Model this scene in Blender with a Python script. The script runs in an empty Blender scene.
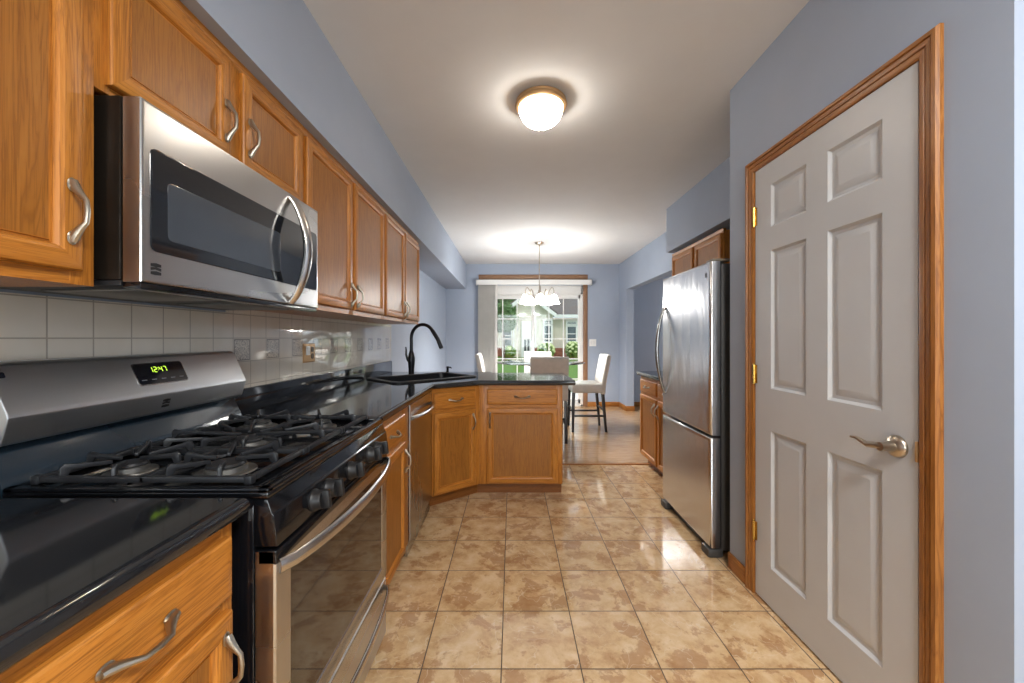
import bpy, bmesh, math, random
from mathutils import Matrix, Vector
from math import radians as R, sin, cos, pi
random.seed(7)
S = bpy.context.scene
COL = S.collection

# ------------------------------------------------------------------ camera, sky, sun, added fill lamps, exposure
F = 390.0                                   # focal length in pixels of the 1024 px wide frame
CAMH = 1.244
CEIL_Z = 2.588
cam = bpy.data.cameras.new('camera')
cam.sensor_width = 36.0; cam.lens = 36.0 * F / 1024.0
cam.shift_y = -3.5 / 1024.0; cam.clip_start = 0.02
camo = bpy.data.objects.new('camera', cam); COL.objects.link(camo)
camo.location = (0, 0, CAMH); camo.rotation_euler = (R(90), 0, 0)
S.camera = camo

w = bpy.data.worlds.new('sky'); S.world = w; w.use_nodes = True
wn = w.node_tree.nodes; wl = w.node_tree.links
bg = wn['Background']
bg.inputs['Color'].default_value = (0.80, 0.90, 1.0, 1); bg.inputs['Strength'].default_value = 1.25

sun = bpy.data.lights.new('sun', 'SUN'); sun.energy = 0.6; sun.angle = R(4); sun.color = (1, .95, .86)
suno = bpy.data.objects.new('sun', sun); COL.objects.link(suno)
suno.rotation_euler = (R(48), 0, R(35)); suno.location = (0, 0, 12)

def area(name, loc, rot, sx, sy, e, col=(1, 1, 1)):
    l = bpy.data.lights.new(name, 'AREA'); l.shape = 'RECTANGLE'; l.size = sx; l.size_y = sy; l.energy = e; l.color = col
    o = bpy.data.objects.new(name, l); COL.objects.link(o); o.location = loc; o.rotation_euler = rot
    return o
# added fill lamps, all unseen: rear window, rear ceiling, next room, above the patio
area('rear_window_fill', (0.4, -3.35, 1.45), (R(90), 0, 0), 2.6, 1.7, 62, (0.92, 0.97, 1.0))  # unseen lamp added outside the rear window to fill the kitchen
r_ = area('rear_ceiling_fill', (0.75, -.5, CEIL_Z - .02), (0, 0, 0), .6, .6, 60, (1.0, .98, .95)); r_.data.shape = 'DISK'  # no fixture here; unseen disc added to fill from above
area('next_room_fill', (4.3, 5.6, 1.5), (R(90), 0, R(90)), 1.4, 1.3, 14, (0.9, 0.95, 1.0))  # added to brighten the next room, which has no window
area('patio_fill', (0.4, 8.6, 3.6), (R(-58), 0, 0), 3.0, 1.6, 300, (0.93, 0.97, 1.0))  # unseen lamp added outside, aimed in through the sliding door to brighten the dining end

S.view_settings.view_transform = 'Standard'; S.view_settings.look = 'None'
S.view_settings.gamma = 1.0; S.view_settings.use_curve_mapping = False
S.view_settings.exposure = 0.52
S.cycles.use_denoising = True
S.cycles.max_bounces = 10; S.cycles.diffuse_bounces = 6; S.cycles.glossy_bounces = 5
S.cycles.transparent_max_bounces = 12
S.cycles.sample_clamp_indirect = 8.0
S.cycles.caustics_reflective = False; S.cycles.caustics_refractive = False

# ------------------------------------------------------------------ materials
def s2l(c):
    return tuple(((v / 255) / 12.92 if v / 255 <= .04045 else ((v / 255 + .055) / 1.055) ** 2.4) for v in c)
class NT:
    def __init__(s, name):
        m = bpy.data.materials.new(name); m.use_nodes = True
        s.m = m; s.n = m.node_tree.nodes; s.l = m.node_tree.links; s.b = s.n['Principled BSDF']; s.out = s.n['Material Output']
    def add(s, t, **k):
        x = s.n.new(t)
        for a, v in k.items(): setattr(x, a, v)
        return x
    def link(s, a, b): s.l.new(a, b)
    def math(s, op, a, b=None, c=None):
        x = s.add('ShaderNodeMath', operation=op)
        for i, v in enumerate((a, b, c)):
            if v is None: continue
            if isinstance(v, (int, float)): x.inputs[i].default_value = v
            else: s.link(v, x.inputs[i])
        return x.outputs[0]
    def coord(s, scale=(1, 1, 1), kind='Object', rot=(0, 0, 0)):
        t = s.add('ShaderNodeTexCoord'); m = s.add('ShaderNodeMapping')
        m.inputs['Scale'].default_value = scale; m.inputs['Rotation'].default_value = rot
        s.link(t.outputs[kind], m.inputs['Vector']); return m.outputs['Vector']
    def noise(s, vec, scale, detail=3, rough=.55, dist=0.0):
        x = s.add('ShaderNodeTexNoise'); s.link(vec, x.inputs['Vector'])
        x.inputs['Scale'].default_value = scale; x.inputs['Detail'].default_value = detail
        x.inputs['Roughness'].default_value = rough; x.inputs['Distortion'].default_value = dist
        return x.outputs['Fac']
    def ramp(s, fac, stops):
        x = s.add('ShaderNodeValToRGB'); e = x.color_ramp.elements
        while len(e) < len(stops): e.new(.5)
        for i, (p, c) in enumerate(stops):
            e[i].position = p; e[i].color = (c[0], c[1], c[2], 1) if not isinstance(c, (int, float)) else (c, c, c, 1)
        s.link(fac, x.inputs['Fac']); return x.outputs['Color']
    def mix(s, fac, a, b, mode='MIX'):
        x = s.add('ShaderNodeMix', data_type='RGBA', blend_type=mode)
        for i, v in ((0, fac), (6, a), (7, b)):
            if isinstance(v, (int, float)): x.inputs[i].default_value = v
            elif isinstance(v, tuple): x.inputs[i].default_value = (v[0], v[1], v[2], 1)
            else: s.link(v, x.inputs[i])
        return x.outputs[2]
    def bump(s, h, strength=.1, dist=.01):
        x = s.add('ShaderNodeBump'); x.inputs['Strength'].default_value = strength; x.inputs['Distance'].default_value = dist
        s.link(h, x.inputs['Height']); s.link(x.outputs[0], s.b.inputs['Normal'])
    def set(s, **k):
        for a, v in k.items():
            i = s.b.inputs[a.replace('_', ' ')]
            if hasattr(v, 'is_output'): s.link(v, i)
            elif isinstance(v, tuple): i.default_value = (v[0], v[1], v[2], 1)
            else: i.default_value = v
        return s.m

def plain(name, rgb, rough=.5, metal=0.0, bump=0, bscale=200, spec=.5, coat=0.0, var=.05):
    t = NT(name); v = t.coord(); n = t.noise(v, 6 if bscale < 300 else 14, 3)
    c = s2l(rgb); lo = tuple(x * (1 - var) for x in c); hi = tuple(min(1, x * (1 + var)) for x in c)
    t.set(Base_Color=t.ramp(n, [(.35, lo), (.65, hi)]), Roughness=rough, Metallic=metal, Specular_IOR_Level=spec, Coat_Weight=coat)
    if bump: t.bump(t.noise(v, bscale, 2), bump, .002)
    return t.m

def oak(name, axis, dark=(128, 74, 22), mid=(174, 108, 38), light=(194, 128, 52)):
    t = NT(name)
    sc = {'z': (1, 1, .07), 'x': (.07, 1, 1), 'y': (1, .07, 1)}[axis]
    v = t.coord(sc)
    a = t.noise(v, 22, 4, .6, 1.2)                    # cathedral figure
    rings = t.math('FRACT', t.math('MULTIPLY', a, 7.0))
    rings = t.math('ABSOLUTE', t.math('SUBTRACT', rings, .5))
    sc2 = tuple(.02 if q < 1 else 1 for q in sc)
    f = t.noise(t.coord(sc2), 330, 2, .6)               # pores
    big = t.noise(t.coord(tuple(q if q == 1 else .25 for q in sc)), 5, 2)
    c = t.ramp(rings, [(0, s2l(dark)), (.16, s2l(mid)), (.5, s2l(light))])
    c = t.mix(.55, t.ramp(big, [(.3, s2l(mid)), (.7, s2l(light))]), c)
    c = t.mix(t.math('MULTIPLY', t.math('LESS_THAN', f, .43), .5), c, s2l(dark))
    t.set(Base_Color=c, Roughness=.38, Specular_IOR_Level=.42, Coat_Weight=.0)
    t.bump(f, .08, .001)
    return t.m
OP = oak('oak_veneer_panel', 'z', (118, 70, 20), (148, 92, 32), (162, 106, 42)); OV = oak('oak_vertical', 'z'); OX = oak('oak_along_x', 'x'); OY = oak('oak_along_y', 'y')
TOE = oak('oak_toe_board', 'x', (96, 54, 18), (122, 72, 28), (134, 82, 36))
trimc = dict(dark=(112, 66, 26), mid=(152, 96, 42), light=(168, 112, 54))
TV = oak('oak_trim_vertical', 'z', **trimc); TX = oak('oak_trim_along_x', 'x', **trimc); TY = oak('oak_trim_along_y', 'y', **trimc)
brownc = dict(dark=(110, 80, 58), mid=(142, 106, 80), light=(156, 120, 92))
BV = oak('brown_trim_vertical', 'z', **brownc); BX = oak('brown_trim_along_x', 'x', **brownc)

def steel(name, axis, rgb=(200, 199, 197), rough=.27, wave=0):
    t = NT(name)
    sc = {'z': (1, 1, .01), 'x': (.01, 1, 1), 'y': (1, .01, 1)}[axis]
    n = t.noise(t.coord(sc), 420, 3)
    big = t.noise(t.coord(tuple(q if q == 1 else .2 for q in sc)), 5, 2)
    c = s2l(rgb)
    t.set(Base_Color=t.mix(n, tuple(x * .93 for x in c), c), Metallic=1.0, Roughness=t.math('ADD', t.math('MULTIPLY', big, .12), rough - .06))
    if wave: t.bump(t.noise(t.coord((1, 1, .35)), 7, 2, .5, .5), wave, .02)
    else: t.bump(n, .03, .0006)
    return t.m
SY = steel('stainless_brushed_along_y', 'y'); SZ = steel('stainless_brushed_vertical', 'z', (190, 190, 190), .25)
SF = steel('stainless_fridge', 'z', (222, 222, 224), .25, wave=.2)
HANDLE_STEEL = steel('stainless_handle', 'y', (205, 202, 198), .22)
NICKEL = plain('satin_nickel', (186, 174, 158), .3, 1.0)
PEWTER = plain('pewter_pull', (178, 168, 152), .32, 1.0)
BRASS = plain('polished_brass', (200, 160, 80), .25, 1.0)
BRONZE = plain('antique_brass', (196, 158, 112), .4, .5)
BLACKGLOSS = plain('black_enamel', (14, 15, 18), .12, 0, coat=.3)
BLACKMAT = plain('black_plastic', (20, 20, 22), .45)
IRON = plain('cast_iron', (40, 41, 44), .36, .2, .15, 500, var=.2)
GREYBODY = plain('fridge_grey_side', (70, 68, 66), .45, .3)
BURNER = plain('aluminium_burner', (120, 118, 114), .4, .8)
WHITE = plain('white_paint', (226, 225, 222), .42, var=.015)
DOORWHITE = plain('white_door_paint', (194, 195, 196), .38, 0, .06, 180, var=.015)
VINYL = plain('white_vinyl', (235, 234, 230), .4, var=.01)
VANE = plain('grey_white_vane', (206, 204, 200), .6, var=.03)
SINKM = plain('black_composite', (18, 19, 22), .35, 0, .1, 600)
FAUCETM = plain('oil_rubbed_black', (28, 28, 32), .3, .6)
FABRIC = plain('light_linen', (182, 178, 172), .9, 0, .25, 900, .2)
LEGWOOD = plain('espresso_wood', (30, 24, 22), .35)
CEILM = plain('ceiling_paint', (222, 222, 222), .9, 0, .05, 120, .2, var=.01)
WALLM = plain('blue_grey_paint', (162, 172, 188), .62, 0, .05, 260, .3, var=.012)

def counter_mat():
    t = NT('dark_granite_laminate'); v = t.coord()
    a = t.noise(v, 160, 4, .7); b = t.noise(v, 24, 3, .6)
    c = t.ramp(a, [(.42, (.007, .008, .010)), (.58, (.014, .015, .017)), (.72, (.030, .030, .032))])
    c = t.mix(t.math('MULTIPLY', b, .4), c, (.014, .014, .016))
    return t.set(Base_Color=c, Roughness=.07, Specular_IOR_Level=.75)
COUNTER = counter_mat()

def floor_tile():
    t = NT('beige_marbled_tile')
    tc = t.add('ShaderNodeTexCoord'); sep = t.add('ShaderNodeSeparateXYZ'); t.link(tc.outputs['Object'], sep.inputs[0])
    PX, PY = .300, .3105
    u = t.math('DIVIDE', t.math('ADD', sep.outputs[0], .040 + 30 * PX), PX)
    v = t.math('DIVIDE', t.math('ADD', sep.outputs[1], -1.466 + 30 * PY), PY)
    cu, cv = t.math('FLOOR', u), t.math('FLOOR', v)
    def edge(q, p, hw):
        f = t.math('FRACT', q); d = t.math('MINIMUM', f, t.math('SUBTRACT', 1.0, f))
        return t.math('LESS_THAN', d, hw / p)
    g = t.math('MAXIMUM', edge(u, PX, .0023), edge(v, PY, .0023))
    comb = t.add('ShaderNodeCombineXYZ'); t.link(cu, comb.inputs[0]); t.link(cv, comb.inputs[1])
    wn_ = t.add('ShaderNodeTexWhiteNoise'); wn_.noise_dimensions = '2D'; t.link(comb.outputs[0], wn_.inputs['Vector'])
    off = t.add('ShaderNodeVectorMath', operation='SCALE'); t.link(wn_.outputs['Color'], off.inputs[0]); off.inputs['Scale'].default_value = 9.0
    ad = t.add('ShaderNodeVectorMath', operation='ADD'); t.link(tc.outputs['Object'], ad.inputs[0]); t.link(off.outputs[0], ad.inputs[1])
    V = ad.outputs[0]
    n1 = t.noise(V, 9, 6, .68, .2); n2 = t.noise(V, 30, 4, .65, .5); n3 = t.noise(V, 8, 5, .66, .25)
    c = t.ramp(n1, [(.34, s2l((178, 138, 94))), (.5, s2l((212, 178, 134))), (.66, s2l((228, 202, 164)))])
    c = t.mix(t.math('MULTIPLY', n2, .45), c, s2l((204, 168, 124)))
    blot = t.ramp(n3, [(.53, 0), (.575, 1)])
    c = t.mix(t.math('MULTIPLY', blot, .55), c, s2l((158, 110, 70)))
    vein = t.math('LESS_THAN', t.math('ABSOLUTE', t.math('SUBTRACT', t.noise(V, 6, 3, .5, .4), .5)), .0035)
    c = t.mix(t.math('MULTIPLY', vein, .45), c, s2l((226, 208, 178)))
    c = t.mix(g, c, s2l((84, 66, 50)))
    t.set(Base_Color=c, Roughness=t.math('ADD', t.math('MULTIPLY', g, .5), t.math('MULTIPLY_ADD', n2, .06, .04)), Specular_IOR_Level=.6)
    t.bump(t.math('SUBTRACT', t.math('MULTIPLY', t.noise(V, 9, 2), .06), g), .25, .002)
    return t.m
TILEFLOOR = floor_tile()

def wood_floor():
    t = NT('oak_plank_floor')
    tc = t.add('ShaderNodeTexCoord'); sep = t.add('ShaderNodeSeparateXYZ'); t.link(tc.outputs['Object'], sep.inputs[0])
    pw = .083
    v = t.math('DIVIDE', t.math('ADD', sep.outputs[1], 10.0), pw); row = t.math('FLOOR', v)
    wn_ = t.add('ShaderNodeTexWhiteNoise'); wn_.noise_dimensions = '1D'; t.link(row, wn_.inputs['W'])
    u = t.math('ADD', t.math('DIVIDE', t.math('ADD', sep.outputs[0], 10.0), .9), t.math('MULTIPLY', wn_.outputs['Value'], 5.0))
    comb = t.add('ShaderNodeCombineXYZ'); t.link(row, comb.inputs[0]); t.link(t.math('FLOOR', u), comb.inputs[1])
    w2 = t.add('ShaderNodeTexWhiteNoise'); w2.noise_dimensions = '2D'; t.link(comb.outputs[0], w2.inputs['Vector'])
    fv = t.math('FRACT', v); dv = t.math('MINIMUM', fv, t.math('SUBTRACT', 1.0, fv))
    g = t.math('LESS_THAN', dv, .012)
    n = t.noise(t.coord((.1, 1, 1)), 60, 4, .6, .6)
    c = t.ramp(n, [(.3, s2l((150, 116, 84))), (.55, s2l((184, 150, 112))), (.75, s2l((200, 168, 130)))])
    c = t.mix(t.math('MULTIPLY', w2.outputs['Value'], .35), c, s2l((158, 122, 88)))
    c = t.mix(t.math('MULTIPLY', g, .6), c, s2l((96, 68, 46)))
    t.set(Base_Color=c, Roughness=.16, Specular_IOR_Level=.55)
    return t.m
WOODFLOOR = wood_floor()

def wall_tile():
    t = NT('glazed_wall_tile')
    tc = t.add('ShaderNodeTexCoord'); sep = t.add('ShaderNodeSeparateXYZ'); t.link(tc.outputs['Object'], sep.inputs[0])
    P = .1112; PZ = .1035
    u = t.math('DIVIDE', t.math('ADD', sep.outputs[1], -.9986 + 40 * P), P)
    v = t.math('DIVIDE', t.math('ADD', sep.outputs[2], -1.2435 + 20 * PZ), PZ)
    fu, fv = t.math('FRACT', u), t.math('FRACT', v); cu, cv = t.math('FLOOR', u), t.math('FLOOR', v)
    du = t.math('MINIMUM', fu, t.math('SUBTRACT', 1.0, fu)); dv = t.math('MINIMUM', fv, t.math('SUBTRACT', 1.0, fv))
    g = t.math('LESS_THAN', t.math('MINIMUM', du, dv), .018)
    # decor tiles: the row under the camera line, every second one from the seventh on
    row = t.math('COMPARE', cv, 19.0, .1)
    even = t.math('LESS_THAN', t.math('MODULO', cu, 2.0), .5)
    beyond = t.math('GREATER_THAN', cu, 45.5)
    dec = t.math('MULTIPLY', row, t.math('MULTIPLY', even, beyond))
    ins = t.math('GREATER_THAN', t.math('MINIMUM', du, dv), .06)
    line = t.math('LESS_THAN', t.math('ABSOLUTE', t.math('SUBTRACT', t.noise(t.coord((1, 1, .8)), 85, 1, .5, 2.2), .5)), .045)
    border = t.math('MULTIPLY', t.math('LESS_THAN', t.math('MINIMUM', du, dv), .085), t.math('GREATER_THAN', t.math('MINIMUM', du, dv), .045))
    pat = t.math('MULTIPLY', dec, t.math('MAXIMUM', t.math('MULTIPLY', ins, line), border))
    n = t.noise(t.coord(), 9, 2)
    c = t.ramp(n, [(.35, s2l((230, 221, 205))), (.65, s2l((236, 228, 214)))])
    c = t.mix(t.math('MULTIPLY', pat, .75), c, s2l((96, 98, 96)))
    c = t.mix(g, c, s2l((176, 166, 150)))
    t.set(Base_Color=c, Roughness=t.math('MULTIPLY_ADD', g, .5, .06), Specular_IOR_Level=.8, Coat_Weight=.6, Coat_Roughness=.03, Coat_IOR=1.6)
    t.bump(t.math('SUBTRACT', t.math('MULTIPLY', n, .05), g), .3, .002)
    return t.m
WALLTILE = wall_tile()

def glass(name, tint=(1, 1, 1), gloss=.08, extra=0.0, haze=None):
    t = NT(name); t.n.remove(t.b)
    tr = t.add('ShaderNodeBsdfTransparent'); tr.inputs[0].default_value = (*tint, 1)
    gl = t.add('ShaderNodeBsdfGlossy'); gl.inputs['Roughness'].default_value = .02
    fr = t.add('ShaderNodeFresnel'); fr.inputs['IOR'].default_value = 1.45
    mx = t.add('ShaderNodeMixShader')
    t.link(t.math('ADD', fr.outputs[0], extra), mx.inputs[0]); t.link(tr.outputs[0], mx.inputs[1]); t.link(gl.outputs[0], mx.inputs[2])
    t.link(mx.outputs[0], t.out.inputs['Surface']); return t.m
PANE = glass('window_glass', (.97, .98, .97))
TABLEGLASS = glass('table_glass', (.93, .97, .97), extra=.18)
OVENGLASS = plain('dark_oven_glass', (40, 34, 28), .05, 0, coat=.2, spec=.9)
MWGLASS = plain('black_microwave_glass', (24, 27, 32), .06, 0, spec=.8)
MWINNER = plain('microwave_viewing_mesh', (62, 68, 76), .08, 0, spec=.8)
DISPLAY = plain('dark_display', (26, 28, 36), .1, 0, spec=.7)

def glow_glass(name, em, col, trans=.3):
    t = NT(name); t.n.remove(t.b)
    tl = t.add('ShaderNodeBsdfTranslucent'); tl.inputs[0].default_value = (.9, .87, .8, 1)
    tr = t.add('ShaderNodeBsdfTransparent')
    e = t.add('ShaderNodeEmission'); e.inputs[0].default_value = (*col, 1); e.inputs[1].default_value = em
    m1 = t.add('ShaderNodeMixShader'); m1.inputs[0].default_value = trans
    t.link(tl.outputs[0], m1.inputs[1]); t.link(tr.outputs[0], m1.inputs[2])
    ad = t.add('ShaderNodeAddShader'); t.link(m1.outputs[0], ad.inputs[0]); t.link(e.outputs[0], ad.inputs[1])
    t.link(ad.outputs[0], t.out.inputs['Surface']); return t.m
BOWL = glow_glass('lit_alabaster_bowl', .75, (1, .88, .68), .06)
SHADE = glow_glass('lit_white_shade', .45, (1, .97, .9), .25)
def emis(name, col, s):
    t = NT(name); t.set(Base_Color=(.02, .02, .02), Emission_Color=col, Emission_Strength=s); return t.m
GREEN = emis('green_led', (.55, .9, .05), 1.4)

# ------------------------------------------------------------------ mesh helpers
class M:
    """collects shapes; coordinates are shifted by -origin so that world coordinates can be given for unrotated things"""
    def __init__(s, origin=(0, 0, 0)):
        s.bm = bmesh.new(); s.T = Matrix.Translation(-Vector(origin)); s.X = Matrix.Identity(4)
    def _in(s, t, mi):
        for f in t.faces: f.material_index = mi
        t.transform(s.T @ s.X)
        me = bpy.data.meshes.new('t'); t.to_mesh(me); t.free(); s.bm.from_mesh(me); bpy.data.meshes.remove(me)
        return s
    def box(s, x0, x1, y0, y1, z0, z1, bev=0.0, mi=0, seg=2):
        t = bmesh.new(); bmesh.ops.create_cube(t, size=1)
        for v in t.verts:
            v.co = Vector((x0 if v.co.x < 0 else x1, y0 if v.co.y < 0 else y1, z0 if v.co.z < 0 else z1))
        if bev: bmesh.ops.bevel(t, geom=list(t.edges), offset=bev, segments=seg, affect='EDGES', profile=.5)
        bmesh.ops.recalc_face_normals(t, faces=t.faces)
        return s._in(t, mi)
    def prism(s, pts, a0, a1, axis='y', bev=0.0, mi=0, seg=2):
        """pts in the two remaining axes: axis y -> (x,z); x -> (y,z); z -> (x,y)"""
        t = bmesh.new()
        def P(p, a): return {'y': (p[0], a, p[1]), 'x': (a, p[0], p[1]), 'z': (p[0], p[1], a)}[axis]
        A = [t.verts.new(P(p, a0)) for p in pts]; B = [t.verts.new(P(p, a1)) for p in pts]
        t.faces.new(A); t.faces.new(B[::-1]); n = len(pts)
        for i in range(n): t.faces.new((A[i], A[(i + 1) % n], B[(i + 1) % n], B[i]))
        bmesh.ops.recalc_face_normals(t, faces=t.faces)
        if bev: bmesh.ops.bevel(t, geom=list(t.edges), offset=bev, segments=seg, affect='EDGES', profile=.5)
        return s._in(t, mi)
    def tube(s, pts, r, n=12, flat=1.0, mi=0, up=(0, 0, 1)):
        pts = [Vector(p) for p in pts]; k = len(pts)
        rr = r if isinstance(r, (list, tuple)) else [r] * k
        t = bmesh.new(); rings = []; prevn = None
        for i, p in enumerate(pts):
            d = (pts[min(i + 1, k - 1)] - pts[max(i - 1, 0)]).normalized()
            if prevn is None:
                u = Vector(up); u = u - d * u.dot(d)
                if u.length < 1e-4: u = Vector((1, 0, 0)) - d * d.x
            else: u = prevn - d * prevn.dot(d)
            u.normalize(); prevn = u; v = d.cross(u)
            rings.append([t.verts.new(p + u * (rr[i] * cos(2 * pi * j / n)) + v * (rr[i] * flat * sin(2 * pi * j / n))) for j in range(n)])
        for a, b in zip(rings, rings[1:]):
            for j in range(n): t.faces.new((a[j], a[(j + 1) % n], b[(j + 1) % n], b[j]))
        t.faces.new(rings[0][::-1]); t.faces.new(rings[-1])
        bmesh.ops.recalc_face_normals(t, faces=t.faces)
        return s._in(t, mi)
    def lathe(s, prof, c=(0, 0, 0), n=24, axis=(0, 0, 1), mi=0, open_=False):
        """prof: (radius, height) from one end to the other along axis"""
        t = bmesh.new(); rings = []
        q = Vector((0, 0, 1)).rotation_difference(Vector(axis)).to_matrix().to_4x4()
        for r, h in prof:
            if r < 1e-5: rings.append([t.verts.new((0, 0, h))])
            else: rings.append([t.verts.new((r * cos(2 * pi * j / n), r * sin(2 * pi * j / n), h)) for j in range(n)])
        for a, b in zip(rings, rings[1:]):
            for j in range(n):
                k = (j + 1) % n
                if len(a) == 1 and len(b) == 1: continue
                if len(a) == 1: t.faces.new((a[0], b[j], b[k]))
                elif len(b) == 1: t.faces.new((a[j], a[k], b[0]))
                else: t.faces.new((a[j], a[k], b[k], b[j]))
        if not open_:
            if len(rings[0]) > 1: t.faces.new(rings[0])
            if len(rings[-1]) > 1: t.faces.new(rings[-1])
        bmesh.ops.recalc_face_normals(t, faces=t.faces)
        t.transform(Matrix.Translation(Vector(c)) @ q)
        return s._in(t, mi)
    def ball(s, c, r, scale=(1, 1, 1), mi=0, sub=2):
        t = bmesh.new(); bmesh.ops.create_icosphere(t, subdivisions=sub, radius=r)
        t.transform(Matrix.Translation(Vector(c)) @ Matrix.Diagonal((*scale, 1)))
        return s._in(t, mi)
    def rings(s, x0, x1, z0, z1, prof, mv=0, mh=0, mc=None, round_=0.0, nseg=4, back=True):
        """panel facing -y made of nested rectangles; prof: (inset, y)"""
        t = bmesh.new(); L = []
        for ins, y in prof:
            a0, a1, b0, b1 = x0 + ins, x1 - ins, z0 + ins, z1 - ins
            rad = max(0.0, round_ - ins) if round_ else 0
            if round_:
                rad = max(rad, .0012); pts = []
                for cx_, cz_, st in ((a1 - rad, b1 - rad, 0), (a0 + rad, b1 - rad, 90), (a0 + rad, b0 + rad, 180), (a1 - rad, b0 + rad, 270)):
                    for k in range(nseg + 1):
                        an = R(st + 90 * k / nseg); pts.append((cx_ + rad * cos(an), y, cz_ + rad * sin(an)))
            else: pts = [(a0, y, b0), (a1, y, b0), (a1, y, b1), (a0, y, b1)]
            L.append([t.verts.new(p) for p in pts])
        n = len(L[0])
        for a, b in zip(L, L[1:]):
            for j in range(n):
                f = t.faces.new((a[j], a[(j + 1) % n], b[(j + 1) % n], b[j]))
                f.material_index = (mh if j % 2 == 0 else mv) if not round_ else mv
        f = t.faces.new(L[-1]); f.material_index = mv if mc is None else mc
        if back: t.faces.new(L[0][::-1])
        bmesh.ops.recalc_face_normals(t, faces=t.faces)
        t.transform(s.T @ s.X)
        me = bpy.data.meshes.new('t'); t.to_mesh(me); t.free(); s.bm.from_mesh(me); bpy.data.meshes.remove(me)
        return s
    def done(s, name, mats, parent=None, angle=35, smooth=True):
        me = bpy.data.meshes.new(name); s.bm.to_mesh(me); s.bm.free()
        for m in (mats if isinstance(mats, (list, tuple)) else [mats]): me.materials.append(m)
        if smooth:
            me.polygons.foreach_set('use_smooth', [True] * len(me.polygons)); me.set_sharp_from_angle(angle=R(angle))
        o = bpy.data.objects.new(name, me); COL.objects.link(o)
        if parent is not None: o.parent = parent
        return o

def tag(o, label, cat, group=None, kind=None):
    o['label'] = label; o['category'] = cat
    if group: o['group'] = group
    if kind: o['kind'] = kind
    return o
def thing(name, label, cat, loc=(0, 0, 0), rz=0.0, group=None):
    o = bpy.data.objects.new(name, None); COL.objects.link(o); o.empty_display_size = .05
    o.location = loc; o.rotation_euler = (0, 0, R(rz))
    return tag(o, label, cat, group)
def struct(m, name, mats, parent=None, **k):
    o = m.done(name, mats, parent, **k)
    if parent is None: o['kind'] = 'structure'
    return o
def arc(f, n): return [f(i / (n - 1)) for i in range(n)]

# ------------------------------------------------------------------ the shell
WL, WR, YB, YR, CE = -1.20, 1.95, 7.09, -3.0, 2.588
PWX, PY0, PY1 = 1.185, .92, 2.12            # pantry wall face and its two corners
YT = 3.84                                   # tile meets planks
struct(M().box(-1.32, 2.1, YR - .12, YT, -.12, 0), 'floor', TILEFLOOR, smooth=False)
struct(M().box(-1.32, 4.6, YT, YB + .14, -.12, 0), 'floor_dining', WOODFLOOR, smooth=False)
struct(M().box(-1.32, 4.6, YR - .12, YB + .14, CE, CE + .12), 'ceiling', CEILM, smooth=False)
struct(M().box(WL - .12, WL, YR - .12, YB + .14, 0, CE), 'wall_left', WALLM, smooth=False)
OX0, OX1, OZ = -.52, 1.29, 2.20             # sliding door opening
m = M(); m.box(WL, OX0, YB, YB + .14, 0, CE).box(OX1, 4.6, YB, YB + .14, 0, CE).box(OX0, OX1, YB, YB + .14, OZ, CE)
struct(m, 'wall_back', WALLM, smooth=False)
m = M(); m.box(WR, WR + .13, PY1 - .1, 4.3, 0, CE).box(WR, WR + .13, 6.65, YB, 0, CE).box(WR, WR + .13, 4.3, 6.65, 2.075, CE)
struct(m, 'wall_right', WALLM, smooth=False)
DY0, DY1, DZ = 1.128, 1.900, 2.057          # pantry door opening
m = M(); m.box(PWX, PWX + .12, PY0, DY0, 0, CE).box(PWX, PWX + .12, DY1, PY1, 0, CE).box(PWX, PWX + .12, DY0, DY1, DZ, CE)
m.box(PWX + .12, WR, PY1 - .12, PY1, 0, CE).box(PWX + .12, 2.08, PY0, PY0 + .12, 0, CE)
struct(m, 'wall_pantry', WALLM, smooth=False)
struct(M().box(2.08, 2.20, YR - .12, PY0 + .12, 0, CE), 'wall_right_rear', WALLM, smooth=False)
m = M(); m.box(WL, 2.08, YR - .12, YR, 0, .55).box(WL, 2.08, YR - .12, YR, 2.35, CE).box(WL, -.95, YR - .12, YR, .55, 2.35).box(1.75, 2.08, YR - .12, YR, .55, 2.35)
struct(m, 'wall_rear', WALLM, smooth=False)
m = M(); m.box(4.48, 4.6, 4.2, YB, 0, CE).box(WR + .13, 4.6, 4.08, 4.2, 0, CE)
struct(m, 'wall_next_room', WALLM, smooth=False)
struct(M().box(WL, -.832, YR, YB, 2.134, CE), 'wall_soffit_left', WALLM, smooth=False)
struct(M().box(1.612, WR, PY1, 4.07, 2.132, CE), 'wall_soffit_right', WALLM, smooth=False)
# rear window, unseen, added to let the fill light in
m = M()
for x0, x1 in ((-.95, -.88), (.36, .44), (1.68, 1.75)): m.box(x0, x1, YR - .09, YR - .02, .55, 2.35, .006)
for z0, z1 in ((.55, .62), (2.28, 2.35)): m.box(-.95, 1.75, YR - .09, YR - .02, z0, z1, .006)
wf = struct(m, 'window_1', VINYL)
M().box(-.9, 1.7, YR - .06, YR - .052, .6, 2.3).done('pane', PANE, wf)

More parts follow.
